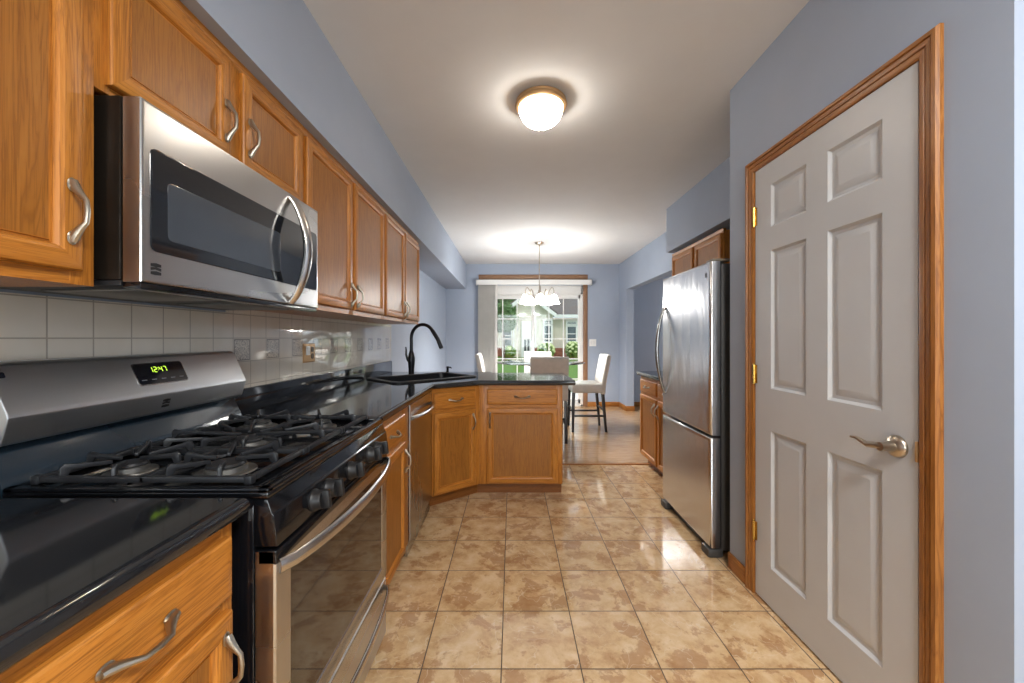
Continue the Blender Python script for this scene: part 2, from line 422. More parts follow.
# baseboards and trims
def base(name, x0, x1, y0, y1, mat, z1=.085):
    struct(M().box(x0, x1, y0, y1, 0, z1, .006), name, mat)
base('baseboard_back', 1.372, WR, YB - .014, YB, TX)
base('baseboard_right_far', WR - .014, WR, 6.636, YB - .014, TY)
base('baseboard_opening', WR - .014, WR + .144, 6.636, 6.65, TX)
base('baseboard_next_room', WR + .13, 4.48, YB - .014, YB, TX)
base('baseboard_left', WL, WL + .014, 3.9, YB, TY)
base('baseboard_pantry', PWX - .014, PWX, 1.962, PY1 + .0, TY)
base('baseboard_back_left', WL + .014, -.60, YB - .014, YB, TX)
struct(M().prism([(YT - .022, 0), (YT - .016, .008), (YT + .016, .008), (YT + .022, 0)], .405, WR, 'x'), 'trim_threshold', TX)

# pantry door with its casing
def casing_profile(width, th):             # (across from the opening outwards, proud of the wall)
    return [(0, .0), (0, th * .45), (.006, th * .62), (.016, th * .66), (.018, th * .5), (.021, th * .5), (.023, th * .72), (width * .60, th * .8), (width * .62, th * .7), (width * .67, th * .7), (width * .70, th), (width * .90, th), (width, th * .6), (width, 0)]
def casing_side(name, y_in, sgn, z1, mat, width=.058, th=.018):
    m = M(); p = casing_profile(width, th)
    m.prism([(y_in + sgn * a, PWX - b) for a, b in p][::1], 0, z1, 'z') if False else None
    pts = [(PWX - b, y_in + sgn * a) for a, b in p]
    m.prism(pts, 0, z1 + width, 'z')
    for v in m.bm.verts:                    # mitre the top
        if v.co.z > z1: v.co.z = z1 + abs(v.co.y - y_in)
    return struct(m, name, mat)
casing_side('trim_door_near', DY0, -1, DZ - .006, TV); casing_side('trim_door_far', DY1, 1, DZ - .006, TV)
m = M(); p = casing_profile(.058, .018); z0 = DZ - .006
m.prism([(PWX - b, z0 + a) for a, b in p], DY0 - .058, DY1 + .058, 'y')
for v in m.bm.verts:
    k = v.co.z - z0
    v.co.y = DY0 - k if v.co.y < 1.5 else DY1 + k
struct(m, 'trim_door_head', TY)
m = M(); m.box(PWX - .002, PWX + .12, DY0, DY0 + .004, 0, DZ).box(PWX - .002, PWX + .12, DY1 - .004, DY1, 0, DZ).box(PWX - .002, PWX + .12, DY0, DY1, DZ - .004, DZ)
struct(m, 'trim_door_jamb', TV)

SY0, SY1, SZ0, SZ1 = DY0 + .007, DY1 - .007, .012, DZ - .008     # slab
def slab_front():
    """six moulded panels, local x = along the door from its far (hinge) side, facing -y"""
    W = SY1 - SY0; H0, H1 = SZ0, SZ1
    xs = [0, .112, .326, .432, .648, W]
    zs = [H0, .190, .820, 1.012, 1.645, 1.752, 1.945, H1]
    m = M(); t = bmesh.new()
    for i in range(5):
        for j in range(7):
            x0, x1, a0, a1 = xs[i], xs[i + 1], zs[j], zs[j + 1]
            if i in (1, 3) and j in (1, 3, 5):
                m.rings(x0, x1, a0, a1, [(0, 0), (.010, .010), (.022, .011), (.045, .004), (.048, .004)], back=False)
            else:
                f = t.faces.new([t.verts.new(q) for q in ((x0, 0, a0), (x1, 0, a0), (x1, 0, a1), (x0, 0, a1))])
    m._in(t, 0)
    m.box(0, W, .012, .035, H0, H1)
    bmesh.ops.remove_doubles(m.bm, verts=m.bm.verts, dist=1e-5)
    # rim
    t = bmesh.new()
    for q in (((0, 0, H0), (0, .012, H0), (0, .012, H1), (0, 0, H1)), ((W, 0, H0), (W, 0, H1), (W, .012, H1), (W, .012, H0)),
              ((0, 0, H1), (0, .012, H1), (W, .012, H1), (W, 0, H1)), ((0, 0, H0), (W, 0, H0), (W, .012, H0), (0, .012, H0))):
        t.faces.new([t.verts.new(c) for c in q])
    m._in(t, 0)
    return m
door = bpy.data.objects.new('door_1', None); COL.objects.link(door); door['kind'] = 'structure'
door.location = (PWX - .003, SY1, 0); door.rotation_euler = (0, 0, R(-90))     # local x runs towards the camera, -y into the room
slab_front().done('slab', DOORWHITE, door, angle=20)
# lever: rosette + wave lever; local x = SY1 - Y
lx, lz = SY1 - 1.196, .912
lev = M().lathe([(.034, 0), (.034, -.006), (.030, -.012), (.016, -.018), (.013, -.05), (.0135, -.056), (.0, -.058)][::1], (0, 0, 0), 28, (0, 1, 0))
lev.bm.transform(Matrix.Translation((lx, 0, lz)))
lev.tube([(lx + .004, -.05, lz), (lx - .02, -.052, lz - .001), (lx - .045, -.052, lz - .006), (lx - .062, -.052, lz - .001), (lx - .082, -.054, lz + .006), (lx - .102, -.057, lz + .005)],
         [.010, .0105, .0095, .008, .006, .003], 12, .8)
lev.done('door_lever', NICKEL, door)
for hz in (.312, 1.07, 1.83):
    h = M().tube([(-.004, -.006, hz - .045), (-.004, -.006, hz + .045)], .0065, 10)
    h.ball((-.004, -.006, hz + .049), .005).ball((-.004, -.006, hz - .049), .005)
    h.box(-.018, -.004, -.0045, -.003, hz - .044, hz + .044).box(-.003, .014, -.003, .001, hz - .044, hz + .044)
    h.done('hinge', BRASS, door)
M().box(SY1 - DY0 - .012, SY1 - DY0 - .004, -.006, .006, lz - .03, lz + .03, .002).done('strike_plate', BRONZE, door)

# sliding glass door
sd = bpy.data.objects.new('door_2', None); COL.objects.link(sd); sd['kind'] = 'structure'
Yd = YB + .03
m = M(); m.box(OX0, OX0 + .045, YB + .0, YB + .12, 0, OZ, .004).box(OX1 - .045, OX1, YB, YB + .12, 0, OZ, .004)
m.box(OX0, OX1, YB, YB + .12, 2.035, OZ, .004).box(OX0, OX1, YB + .0, YB + .12, 0, .04, .004)
for z in (2.075, 2.115, 2.155): m.box(OX0, OX1, YB - .008, YB, z, z + .012, .003)
m.done('frame', VINYL, sd)
def sash(x0, x1, y, name):
    m = M(); z0, z1 = .04, 2.035; s_ = .055
    m.box(x0, x0 + s_, y, y + .04, z0, z1, .004).box(x1 - s_, x1, y, y + .04, z0, z1, .004).box(x0, x1, y, y + .04, z0, z0 + .09, .004).box(x0, x1, y, y + .04, z1 - .075, z1, .004)
    o = m.done(name, VINYL, sd)
    mm = M(); gx0, gx1, gz0, gz1 = x0 + s_, x1 - s_, z0 + .09, z1 - .075
    for i in (1, 2):
        x = gx0 + (gx1 - gx0) * i / 3; mm.box(x - .009, x + .009, y + .012, y + .028, gz0, gz1)
    for i in range(1, 5):
        z = gz0 + (gz1 - gz0) * i / 5; mm.box(gx0, gx1, y + .0125, y + .0275, z - .009, z + .009)
    mm.done('muntins', VINYL, o)
    M().box(gx0, gx1, y + .017, y + .023, gz0, gz1).done('pane', PANE, o)
    return o
sash(OX0 + .03, .415, YB + .065, 'fixed_sash')
sl = sash(.355, OX1 - .03, YB + .02, 'sliding_sash')
M().box(1.215, 1.245, YB - .015, YB + .02, .95, 1.15, .006).done('pull', VINYL, sl)
m = M(); m.box(OX1, OX1 + .082, YB - .018, YB, 0, 2.305, .005); struct(m, 'trim_slider_right', BV)
m = M(); m.box(OX0 - .082, OX0, YB - .018, YB, 0, 2.305, .005); struct(m, 'trim_slider_left', BV)
m = M(); m.box(OX0 - .085, OX1 + .085, YB - .02, YB, 2.305, 2.39, .005).box(OX0 - .085, OX1 + .085, YB - .03, YB, 2.375, 2.392, .004); struct(m, 'trim_slider_head', BX)

# vertical blinds drawn to the left
vb = thing('vertical_blind', 'grey white vertical blind stacked at the left side of the glass door', 'blind', (.4, YB - .07, 2.2))
o0 = vb.location
m = M(o0); m.box(-.645, 1.43, 6.955, 6.968, 2.195, 2.285, .003).box(-.645, -.632, 6.955, YB - .001, 2.195, 2.285, .003).box(1.417, 1.43, 6.955, YB - .001, 2.195, 2.285, .003)
m.done('valance', VINYL, vb)
M(o0).box(-.625, 1.41, 6.985, 7.025, 2.225, 2.262, .003).done('headrail', VINYL, vb)
for i in range(15):
    x = -.583 + i * .0212
    m = M(o0); a = R(62 + random.uniform(-4, 4))
    pts = []
    for k in range(7):
        s_ = (k / 6 - .5) * .089; bow = .007 * (1 - (2 * k / 6 - 1) ** 2)
        pts.append((x + s_ * cos(a) - bow * sin(a), 7.005 + s_ * sin(a) * .78 + bow * cos(a)))
    m.prism(pts + [(p[0] + .0012, p[1] + .0006) for p in pts[::-1]], .04, 2.222, 'z')
    m.done('vane', VANE, vb)

# ------------------------------------------------------------------ cabinets
def pull(m, c, axis='z', L=.096, out=.031):
    """arched pull with leaf feet; local facing -y, c on the face"""
    cx_, cy_, cz_ = c
    def P(a, o): return (cx_ + (a if axis == 'x' else 0), cy_ - o, cz_ + (a if axis == 'z' else -.26 * o))
    h = L / 2
    prof = [(-h - .012, .003, .0075), (-h - .004, .005, .0095), (-h + .006, .011, .0085), (-h + .018, .021, .0062), (-h * .45, out - .002, .0052), (0, out, .0056)]
    full = prof + [(-a, o, r) for a, o, r in prof[::-1][1:]]
    m.tube([P(a, o) for a, o, r in full], [r for a, o, r in full], 10, .8, up=(0, -1, 0))
    for sg in (-1, 1):
        sc = (1, .3, 1.5) if axis == 'z' else (1.5, .3, 1)
        m.ball(P(sg * (h + .004), .002), .0095, sc)
    return m
def door_part(root, x0, x1, z0, z1, hside, hz, T=.019, stile=.048, hmat=None, ox=None):
    m = M()
    m.rings(x0, x1, z0, z1, [(0, 0), (0, -T + .006), (.003, -T + .002), (.008, -T), (stile - .012, -T), (stile - .010, -T + .001), (stile - .006, -T + .0025), (stile - .003, -T + .006), (stile - .001, -T + .013), (stile + .003, -T + .013), (stile + .0045, -T + .0105), (stile + .006, -T + .0105)], 0, 1, 2)
    d = m.done('door', [OV, ox or OX, OP], root, angle=25)
    if hside:
        hx = x1 - .025 if hside == 'r' else x0 + .025
        pull(M(), (hx, -T, hz)).done('handle', PEWTER, d)
    return d
def drawer_part(root, x0, x1, z0, z1, T=.019, name='drawer', hx=None):
    m = M(); m.rings(x0, x1, z0, z1, [(0, 0), (0, -T + .007), (.004, -T + .003), (.012, -T + .001), (.016, -T), (.02, -T)], 0, 0, 0)
    d = m.done(name, [OX], root, angle=25)
    pull(M(), ((x0 + x1) / 2 if hx is None else hx, -T, (z0 + z1) / 2 + .004), 'x').done('handle', PEWTER, d)
    return d
def base_unit(root, W, D, fr, top=.873, toe=True, tx0=0, tx1=0):
    """carcass and face frame; fr: list of (x0,x1) bays"""
    m = M(); m.box(0, W, .019, D, .095, top)
    m.box(.0, W, .075, D, 0, .095)
    m.done('carcass', [OV], root)
    m = M(); edges = [0] + [x for a, b in fr for x in (a + .012, b - .012)] + [W]
    for i in range(0, len(edges), 2): m.box(edges[i], edges[i + 1], 0, .019, .095, .873, .001)
    for i in range(1, len(edges) - 1, 2):
        for a, b in ((.095, .125), (.690, .735), (.835, .873)): m.box(edges[i], edges[i + 1], 0.0005, .019, a, b, 0, 1)
    m.done('face_frame', [OV, OX], root)
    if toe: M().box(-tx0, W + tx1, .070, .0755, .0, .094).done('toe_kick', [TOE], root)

DRW = (.722, .842); DR = (.107, .694); HZ = .60
XB = -.582                                   # base face plane on the left run
c = thing('base_cabinet', 'honey oak base cabinet in the left foreground, left of the range', 'base cabinet', (XB, .35, 0), 90)
base_unit(c, .46, .60, [(.02, .44)]); drawer_part(c, .025, .442, *DRW, hx=.24); door_part(c, .025, .442, *DR, 'r', HZ)
c = thing('base_cabinet', 'narrow honey oak base cabinet between the range and the dishwasher', 'base cabinet', (XB, 1.62, 0), 90)
base_unit(c, .565, .60, [(.02, .455)]); drawer_part(c, .02, .452, *DRW); door_part(c, .02, .452, *DR, 'r', HZ)
PA, PB = Vector((XB, 2.815, 0)), Vector((-.255, 3.07, 0))
dv = PB - PA; ang = math.degrees(math.atan2(dv.y, dv.x)); dw = dv.length
c = thing('base_cabinet', 'angled honey oak corner cabinet under the sink, right of the dishwasher', 'base cabinet', PA, ang)
base_unit(c, dw, .30, [(.01, dw - .03)], top=.70, tx1=.0238); drawer_part(c, .016, dw - .045, *DRW, name='false_drawer'); door_part(c, .016, dw - .045, *DR, 'r', HZ)
c = thing('base_cabinet', 'wide honey oak peninsula cabinet with one big door facing the kitchen', 'base cabinet', (-.255, 3.07, 0), 0)
base_unit(c, .652, .60, [(.06, .61)], tx0=.0238); drawer_part(c, .058, .612, *DRW); door_part(c, .058, .612, *DR, 'l', HZ)
c = thing('base_cabinet', 'honey oak base cabinet beyond the refrigerator under a dark counter', 'base cabinet', (1.285, 3.89, 0), -90)
base_unit(c, .94, .645, [(.02, .46), (.48, .92)])
drawer_part(c, .025, .452, *DRW); drawer_part(c, .488, .915, *DRW); door_part(c, .025, .452, *DR, 'r', HZ); door_part(c, .488, .915, *DR, 'l', HZ)

XU = -.862                                   # upper face-frame plane (doors stand .019 proud)
def wall_unit(root, W, D, z0, z1, bays, hz, sides):
    M().box(0, W, .019, D, z0, z1).done('carcass', [OV], root)
    m = M(); E = [0] + [x for a, b in bays for x in (a + .012, b - .012)] + [W]
    for i in range(0, len(E), 2): m.box(E[i], E[i + 1], 0, .019, z0, z1, .001)
    for i in range(1, len(E) - 1, 2):
        m.box(E[i], E[i + 1], .0005, .019, z0, z0 + .035, 0, 1); m.box(E[i], E[i + 1], .0005, .019, z1 - .035, z1, 0, 1)
    m.done('face_frame', [OV, OX], root)
    m = M(); m.prism([(0.0, z1 - .012), (-.004, z1 - .006), (-.006, z1 + .012), (0, z1 + .012), (.02, z1 + .012), (.02, z1 - .012)], 0, W, 'x'); m.done('top_moulding', [OX], root)
    for (a, b), s_ in zip(bays, sides): door_part(root, a, b, z0 + (.026 if z0 < 1.6 else .016), z1 - .022, s_, hz)
ZT = 2.121
XU2 = -.881
def uc(label, y0, y1, z0, bays, hz, sides, group=None):
    c = thing('wall_cabinet', label, 'wall cabinet', (XU2, y0, 0), 90, group)
    wall_unit(c, y1 - y0, .319 - .002, z0, ZT, bays, hz, sides); return c
uc('honey oak wall cabinet at the left edge, with its handle beside the microwave', .36, .822, 1.352, [(.012, .428)], 1.492, 'r')
uc('low two-door honey oak wall cabinet directly above the microwave', .822, 1.632, 1.775, [(.020, .380), (.435, .79)], 1.90, 'rl')
uc('tall two-door honey oak wall cabinet next to the microwave', 1.632, 2.662, 1.372, [(.018, .485), (.518, 1.008)], 1.475, 'rl')
uc('tall two-door honey oak wall cabinet at the far end, near the faucet', 2.662, 3.66, 1.372, [(.018, .475), (.50, .980)], 1.475, 'rl')
c = thing('wall_cabinet', 'two-door oak wall cabinet above and beyond the refrigerator', 'wall cabinet', (1.655, 4.02, 0), -90)
wall_unit(c, .97, .293, 1.70, 2.092, [(.02, .475), (.515, .955)], 1.80, ['', ''])

# ------------------------------------------------------------------ countertops
def slab_curve(name, loops, z0, z1, mat, bev=.012, parent=None):
    cu = bpy.data.curves.new('c', 'CURVE'); cu.dimensions = '2D'; cu.fill_mode = 'BOTH'
    for L in loops:
        sp = cu.splines.new('POLY'); sp.points.add(len(L) - 1); sp.use_cyclic_u = True
        for p, q in zip(sp.points, L): p.co = (q[0], q[1], 0, 1)
    cu.extrude = (z1 - z0) / 2 - bev; cu.bevel_depth = bev; cu.bevel_resolution = 3; cu.offset = -bev
    o = bpy.data.objects.new('c', cu); COL.objects.link(o)
    dg = bpy.context.evaluated_depsgraph_get(); dg.update()
    me = bpy.data.meshes.new_from_object(o.evaluated_get(dg)); bpy.data.objects.remove(o)
    me.transform(Matrix.Translation((0, 0, (z0 + z1) / 2))); me.name = name; me.materials.clear(); me.materials.append(mat)
    me.polygons.foreach_set('use_smooth', [True] * len(me.polygons)); me.set_sharp_from_angle(angle=R(40))
    ob = bpy.data.objects.new(name, me); COL.objects.link(ob)
    if parent: ob.parent = parent
    return ob
ZC0, ZC1 = .874, .914
ct = slab_curve('countertop', [[(WL + .001, .30), (-.55, .30), (-.55, .818), (WL + .001, .818)]], ZC0, ZC1, COUNTER, .017)
tag(ct, 'glossy black countertop in the left foreground, before the range', 'countertop')
M().box(WL + .001, WL + .024, .30, .818, ZC1, 1.02, .004).done('splash_lip', COUNTER, ct)
# sink geometry: a rectangle turned 45 degrees
sA = R(45); su = Vector((cos(sA), sin(sA), 0)); sv = Vector((-sin(sA), cos(sA), 0)); sc_ = Vector((-.735, 3.225, 0))
def srect(hu, hv): return [tuple((sc_ + su * a + sv * b)[:2]) for a, b in ((-hu, -hv), (hu, -hv), (hu, hv), (-hu, hv))]
ct = slab_curve('countertop', [[(WL + .001, 1.632), (-.556, 1.632), (-.556, 2.80), (-.245, 3.034), (.495, 3.034), (.495, 3.72), (-.2, 3.72), (-.2, 3.83), (WL + .001, 3.83)], srect(.365, .235)], ZC0, ZC1, COUNTER, .012)
tag(ct, 'glossy black L-shaped countertop with the corner sink and the peninsula', 'countertop')
M().box(WL + .001, WL + .024, 1.632, 3.83, ZC1, 1.02, .004).done('splash_lip', COUNTER, ct)
ct = slab_curve('countertop', [[(1.25, 2.93), (WR - .001, 2.93), (WR - .001, 3.92), (1.25, 3.92)]], ZC0, ZC1, COUNTER, .012)
tag(ct, 'dark countertop on the oak cabinet beyond the refrigerator', 'countertop')

sk = thing('sink', 'black composite drop-in sink set diagonally in the counter corner', 'sink', (sc_.x, sc_.y, ZC1), 45)
def ring_loft_z(levels, n=5, rad=.05):
    m = M(); t = bmesh.new(); L = []
    for hu, hv, z in levels:
        pts = []; r = min(rad, hu * .5, hv * .5)
        for cx_, cy_, st in ((hu - r, hv - r, 0), (-hu + r, hv - r, 90), (-hu + r, -hv + r, 180), (hu - r, -hv + r, 270)):
            for k in range(n + 1):
                a = R(st + 90 * k / n); pts.append((cx_ + r * cos(a), cy_ + r * sin(a), z))
        L.append([t.verts.new(p) for p in pts])
    for a, b in zip(L, L[1:]):
        for j in range(len(a)): t.faces.new((a[j], a[(j + 1) % len(a)], b[(j + 1) % len(a)], b[j]))
    t.faces.new(L[-1]); m._in(t, 0); return m
ring_loft_z([(.385, .255, .001), (.385, .255, .008), (.380, .250, .012), (.345, .215, .012), (.338, .208, .006), (.325, .195, -.17), (.30, .17, -.185), (.05, .05, -.19)]).done('basin', SINKM, sk)
M().lathe([(.045, -.188), (.045, -.183), (.03, -.184), (.0, -.186)], (0, 0, 0), 20).done('drain', NICKEL, sk)

fp = Vector((-.895, 3.47, ZC1))
fc = thing('faucet', 'black gooseneck pull-down faucet behind the corner sink', 'faucet', fp)
M(fp).lathe([(.030, 0), (.030, .006), (.025, .012), (.026, .06), (.031, .12), (.032, .15), (.024, .19), (.0145, .22)], fp, 20).done('base', FAUCETM, fc)
dr = Vector((.93, -.36, 0)).normalized()
pts = [fp + Vector((0, 0, .18)), fp + Vector((0, 0, .26)), fp + Vector((0, 0, .33))]
rad = .118
pts += [fp + dr * (rad - rad * cos(a)) + Vector((0, 0, .33 + rad * sin(a))) for a in [pi * k / 16 for k in range(1, 14)]]
M(fp).tube(pts, .0150, 14).done('spout', FAUCETM, fc)
e = pts[-1]; d = (pts[-1] - pts[-2]).normalized()
M(fp).tube([e - d * .004, e + d * .02, e + d * .09 + Vector((0, 0, -.01)), e + d * .14 + Vector((0, 0, -.04)), e + d * .145 + Vector((0, 0, -.044))], [.0165, .018, .018, .019, .015], 14).done('spray_head', FAUCETM, fc)
lv = -dr * 1.0
M(fp).tube([fp + Vector((0, 0, .10)), fp + lv * .035 + Vector((0, 0, .13)), fp + lv * .055 + Vector((0, 0, .18)), fp + lv * .056 + Vector((0, 0, .225)), fp + lv * .06 + Vector((0, 0, .25))], [.013, .013, .010, .008, .006], 10).done('lever', FAUCETM, fc)
sp = Vector((-.60, 3.63, ZC1))
sd_ = thing('soap_dispenser', 'small black soap dispenser pump right of the faucet', 'soap dispenser', sp)
M(sp).lathe([(.020, 0), (.020, .008), (.012, .014), (.010, .045), (.013, .05), (.013, .066), (.0, .068)], sp, 16).done('base', FAUCETM, sd_)
M(sp).tube([sp + Vector((0, 0, .058)), sp + Vector((.03, -.03, .06)), sp + Vector((.042, -.042, .052))], [.007, .006, .005], 8).done('nozzle', FAUCETM, sd_)

# ------------------------------------------------------------------ backsplash tiles and outlet
bt = M().box(WL + .0005, WL + .009, .30, 3.85, 1.02, 1.352, .0015)
bt.box(WL + .0005, WL + .009, 1.633, 3.85, 1.352, 1.3715)
tag(bt.done('tile_backsplash', WALLTILE), 'off white square tile backsplash with grey patterned tiles, under the wall cabinets', 'backsplash')
op = Vector((WL + .009, 2.285, 1.157))
ot = thing('outlet_plate', 'brass double wall plate on the tile backsplash with a white switch', 'wall plate', op)
pm = M(op); pm.X = Matrix.Translation(op) @ Matrix.Rotation(R(90), 4, 'Z')
pm.rings(-.066, .066, -.055, .055, [(0, 0), (0, -.003), (.004, -.006), (.008, -.0065)]); pm.done('plate', BRONZE, ot)
pm = M(op); pm.X = Matrix.Translation(op) @ Matrix.Rotation(R(90), 4, 'Z')
pm.box(-.044, -.014, -.017, -.006, -.012, .040, .002); pm.done('switch', VINYL, ot)
pm = M(op); pm.X = Matrix.Translation(op) @ Matrix.Rotation(R(90), 4, 'Z')
for z in (-.02, .02): pm.lathe([(.0165, -.006), (.0165, -.0085), (.0, -.0088)], (.029, 0, z), 18, (0, 1, 0))
pm.done('socket', plain('brown_socket', (88, 66, 44), .4), ot)

def emblem(mm, w_=.022):
    """little square maker's mark: three slanted bars, drawn on the plane facing local -y"""
    for k in range(3):
        z = (k - 1) * w_ * .36
        mm.prism([(-w_ / 2, z - w_ * .12), (-w_ * .05, z - w_ * .12 + (.0025 if k == 1 else -.001)), (w_ / 2, z - w_ * .12), (w_ / 2, z + w_ * .12), (0, z + w_ * .12 + .002), (-w_ / 2, z + w_ * .12)], -.001, 0, 'y')
    return mm
ROT90 = Matrix.Rotation(R(90), 4, 'Z')

# ------------------------------------------------------------------ microwave (faces +x)
MY0, MY1, MX, MZ0, MZ1 = .840, 1.610, -.80, 1.362, 1.768
mo = Vector((-1.0, (MY0 + MY1) / 2, MZ0))
mw = thing('microwave', 'stainless over-the-range microwave hanging above the gas range', 'microwave', mo)
M(mo).box(WL + .0105, MX - .044, MY0, MY1, MZ0 + .008, MZ1, .003).done('body', plain('dark_brown_steel', (44, 38, 32), .3, .6), mw)
def RX(mm, x, y, z): mm.X = Matrix.Translation((x, y, z)) @ ROT90; return mm     # local x -> +Y, -y -> +X
md = RX(M(mo), MX, MY0, 0); Wm = MY1 - MY0
md.rings(.002, Wm - .002, MZ0 + .004, MZ1 - .002, [(0, .040), (0, .004), (.0015, .001), (.004, 0), (.008, 0)], back=True)
mdo = md.done('door', SY, mw, angle=25)
wn2 = RX(M(mo), MX, MY0, 0)
wn2.rings(.022, Wm - .014, 1.437, 1.668, [(0, .003), (0, -.0012), (.0015, -.002), (.003, -.002)], round_=.016); wo = wn2.done('window', MWGLASS, mdo)
wi = RX(M(mo), MX, MY0, 0); wi.rings(.064, .505, 1.470, 1.605, [(0, 0), (0, -.0024), (.001, -.0028), (.002, -.0028)], round_=.012); wi.done('viewing_mesh', MWINNER, mdo)
hb = RX(M(mo), MX, MY0, 0)
hy = .568
hb.tube([(hy, -.002 - .062 * sin(pi * k / 18) ** .75, 1.372 + .378 * k / 18) for k in range(19)], [.010 + .004 * sin(pi * k / 18) for k in range(19)], 14, 1.5, up=(0, -1, 0))
hb.done('handle', HANDLE_STEEL, mdo)
em = RX(M(mo), MX, MY0 + .036, 1.398); emblem(em, .025); em.done('emblem', BLACKMAT, mdo)
M(mo).box(WL + .0105, MX - .046, MY0 + .004, MY1 - .004, MZ0 - .004, MZ0 + .0085, .002).done('underside', BLACKMAT, mw)
for y in (MY0 + .2, MY1 - .2): M(mo).box(-1.10, -.88, y - .13, y + .13, MZ0 - .008, MZ0 - .003, .002).done('grease_filter', BURNER, mw)
M(mo).box(MX - .043, MX - .004, MY0 + .004, MY1 - .004, MZ0 - .010, MZ0 + .0035, .002).done('vent_strip', BLACKGLOSS, mw)

# ------------------------------------------------------------------ gas range (faces +x)
RY0, RY1 = .848, 1.608; RC = (RY0 + RY1) / 2
ro = Vector((-.86, RC, 0))
rg = thing('gas_range', 'stainless and black gas range with cast iron grates, under the microwave', 'range', ro)
M(ro).box(-1.19, -.562, RY0, RY1, .03, .893, .003).done('body', BLACKGLOSS, rg)
for x in (-1.12, -.62):
    for y in (RY0 + .05, RY1 - .05): M(ro).lathe([(.018, .0), (.018, .012), (.010, .014), (.010, .04)], (x, y, 0), 12).done('foot', BLACKMAT, rg)
m = M(ro); m.box(-1.11, -.530, RY0, RY1, .8935, .908, .004)
for a in ((-1.11, -1.085, RY0, RY1), (-.556, -.530, RY0, RY1), (-1.11, -.53, RY0, RY0 + .022), (-1.11, -.53, RY1 - .022, RY1)): m.box(*a, .905, .9165, .004)
m.done('cooktop', BLACKGLOSS, rg)
m = M(ro); m.prism([(-.562, .892), (-.532, .8925), (-.522, .862), (-.518, .858), (-.510, .79), (-.562, .79)], RY0, RY1, 'y', .002); m.done('control_panel', BLACKGLOSS, rg)
ntilt = Vector((1, 0, .12)).normalized()
for yo in (-.228, -.150, .0, .165, .240):
    c0 = Vector((-.5145, RC + yo + .01, .824))
    k = M(ro).lathe([(.028, 0), (.028, .006), (.025, .010), (.024, .022), (.022, .027), (.0, .0275)], c0, 24, ntilt)
    k.X = Matrix.Translation(c0) @ Matrix.Rotation(R(-7), 4, 'Y')
    k.box(.018, .045, -.0075, .0075, -.0235, .0235, .004)
    k.done('knob', BLACKMAT, rg)
# oven door
od = RX(M(ro), -.515, RY0 + .003, 0); Wd = RY1 - RY0 - .006
od.rings(0, Wd, .272, .776, [(0, .045), (0, .006), (.003, .001), (.007, 0), (.056, 0), (.060, .003), (.062, .003)], mc=1)
odo = od.done('oven_door', [SY, OVENGLASS], rg, angle=25)
tb = RX(M(ro), -.515, RY0 + .003, 0); tb.box(.0, Wd, -.001, .04, .748, .779, .003); tb.done('door_top_band', BLACKGLOSS, odo)
def bow(z, name, parent, a=.006, out=.056, r=.019):
    hb = RX(M(ro), -.515, RY0 + .003, 0)
    hb.tube([(a + (Wd - 2 * a) * k / 24, -.004 - out * sin(pi * k / 24) ** .6, z) for k in range(25)], [r * (.85 + .15 * sin(pi * k / 24)) for k in range(25)], 14, .5, up=(0, 0, 1))
    return hb.done(name, HANDLE_STEEL, parent)
bow(.742, 'handle', odo)
dw_ = RX(M(ro), -.517, RY0 + .003, 0); dw_.rings(0, Wd, .035, .262, [(0, .045), (0, .006), (.003, .001), (.008, 0), (.01, 0)]); dwo = dw_.done('drawer', SY, rg, angle=25)
bow(.222, 'handle', dwo, .006, .042, .015)
# backguard
m = M(ro); m.prism([(-1.190, 1.0), (-1.190, 1.186), (-1.172, 1.192), (-1.156, 1.190), (-1.146, 1.182), (-1.099, 1.078), (-1.096, 1.068), (-1.098, 1.060), (-1.112, 1.012), (-1.118, 1.006), (-1.150, 1.0)], RY0, RY1, 'y', .002)
bgo = m.done('backguard', steel('stainless_backguard', 'y', (214, 217, 221), .36), rg, angle=14)
M(ro).prism([(-1.190, .894), (-1.190, .999), (-1.146, .999), (-1.116, .935), (-1.108, .915), (-1.1105, .894)], RY0, RY1, 'y', .002).done('riser', plain('blue_black_enamel', (28, 40, 50), .14, 0, coat=.3), rg)
fa, fb = Vector((-1.146, 0, 1.182)), Vector((-1.098, 0, 1.078))
up_ = (fa - fb).normalized(); nrm = Vector((up_.z, 0, -up_.x)).normalized(); mid = (fa + fb) / 2
def FACE(mm, y, s_=0.0):
    """local x -> +Y, local z -> up the slope, local -y -> outwards"""
    o = mid + up_ * s_; X = Matrix(((0, -nrm.x, up_.x, o.x), (1, -nrm.y, up_.y, y), (0, -nrm.z, up_.z, o.z), (0, 0, 0, 1)))
    mm.X = X; return mm
dm = FACE(M(ro), 1.250, .003); dm.rings(-.086, .086, -.034, .034, [(0, .002), (0, -.001), (.001, -.0015), (.002, -.0015)], round_=.008); dp = dm.done('display', DISPLAY, bgo)
dm = FACE(M(ro), 1.250, .003); dm.rings(-.089, .089, -.037, .037, [(0, .002), (0, -.0003), (.001, -.0008), (.002, -.0008)], round_=.010); dm.done('display_bezel', SZ, bgo)
SEG = {'1': 'bc', '2': 'abged', '4': 'fgbc', '7': 'abc'}
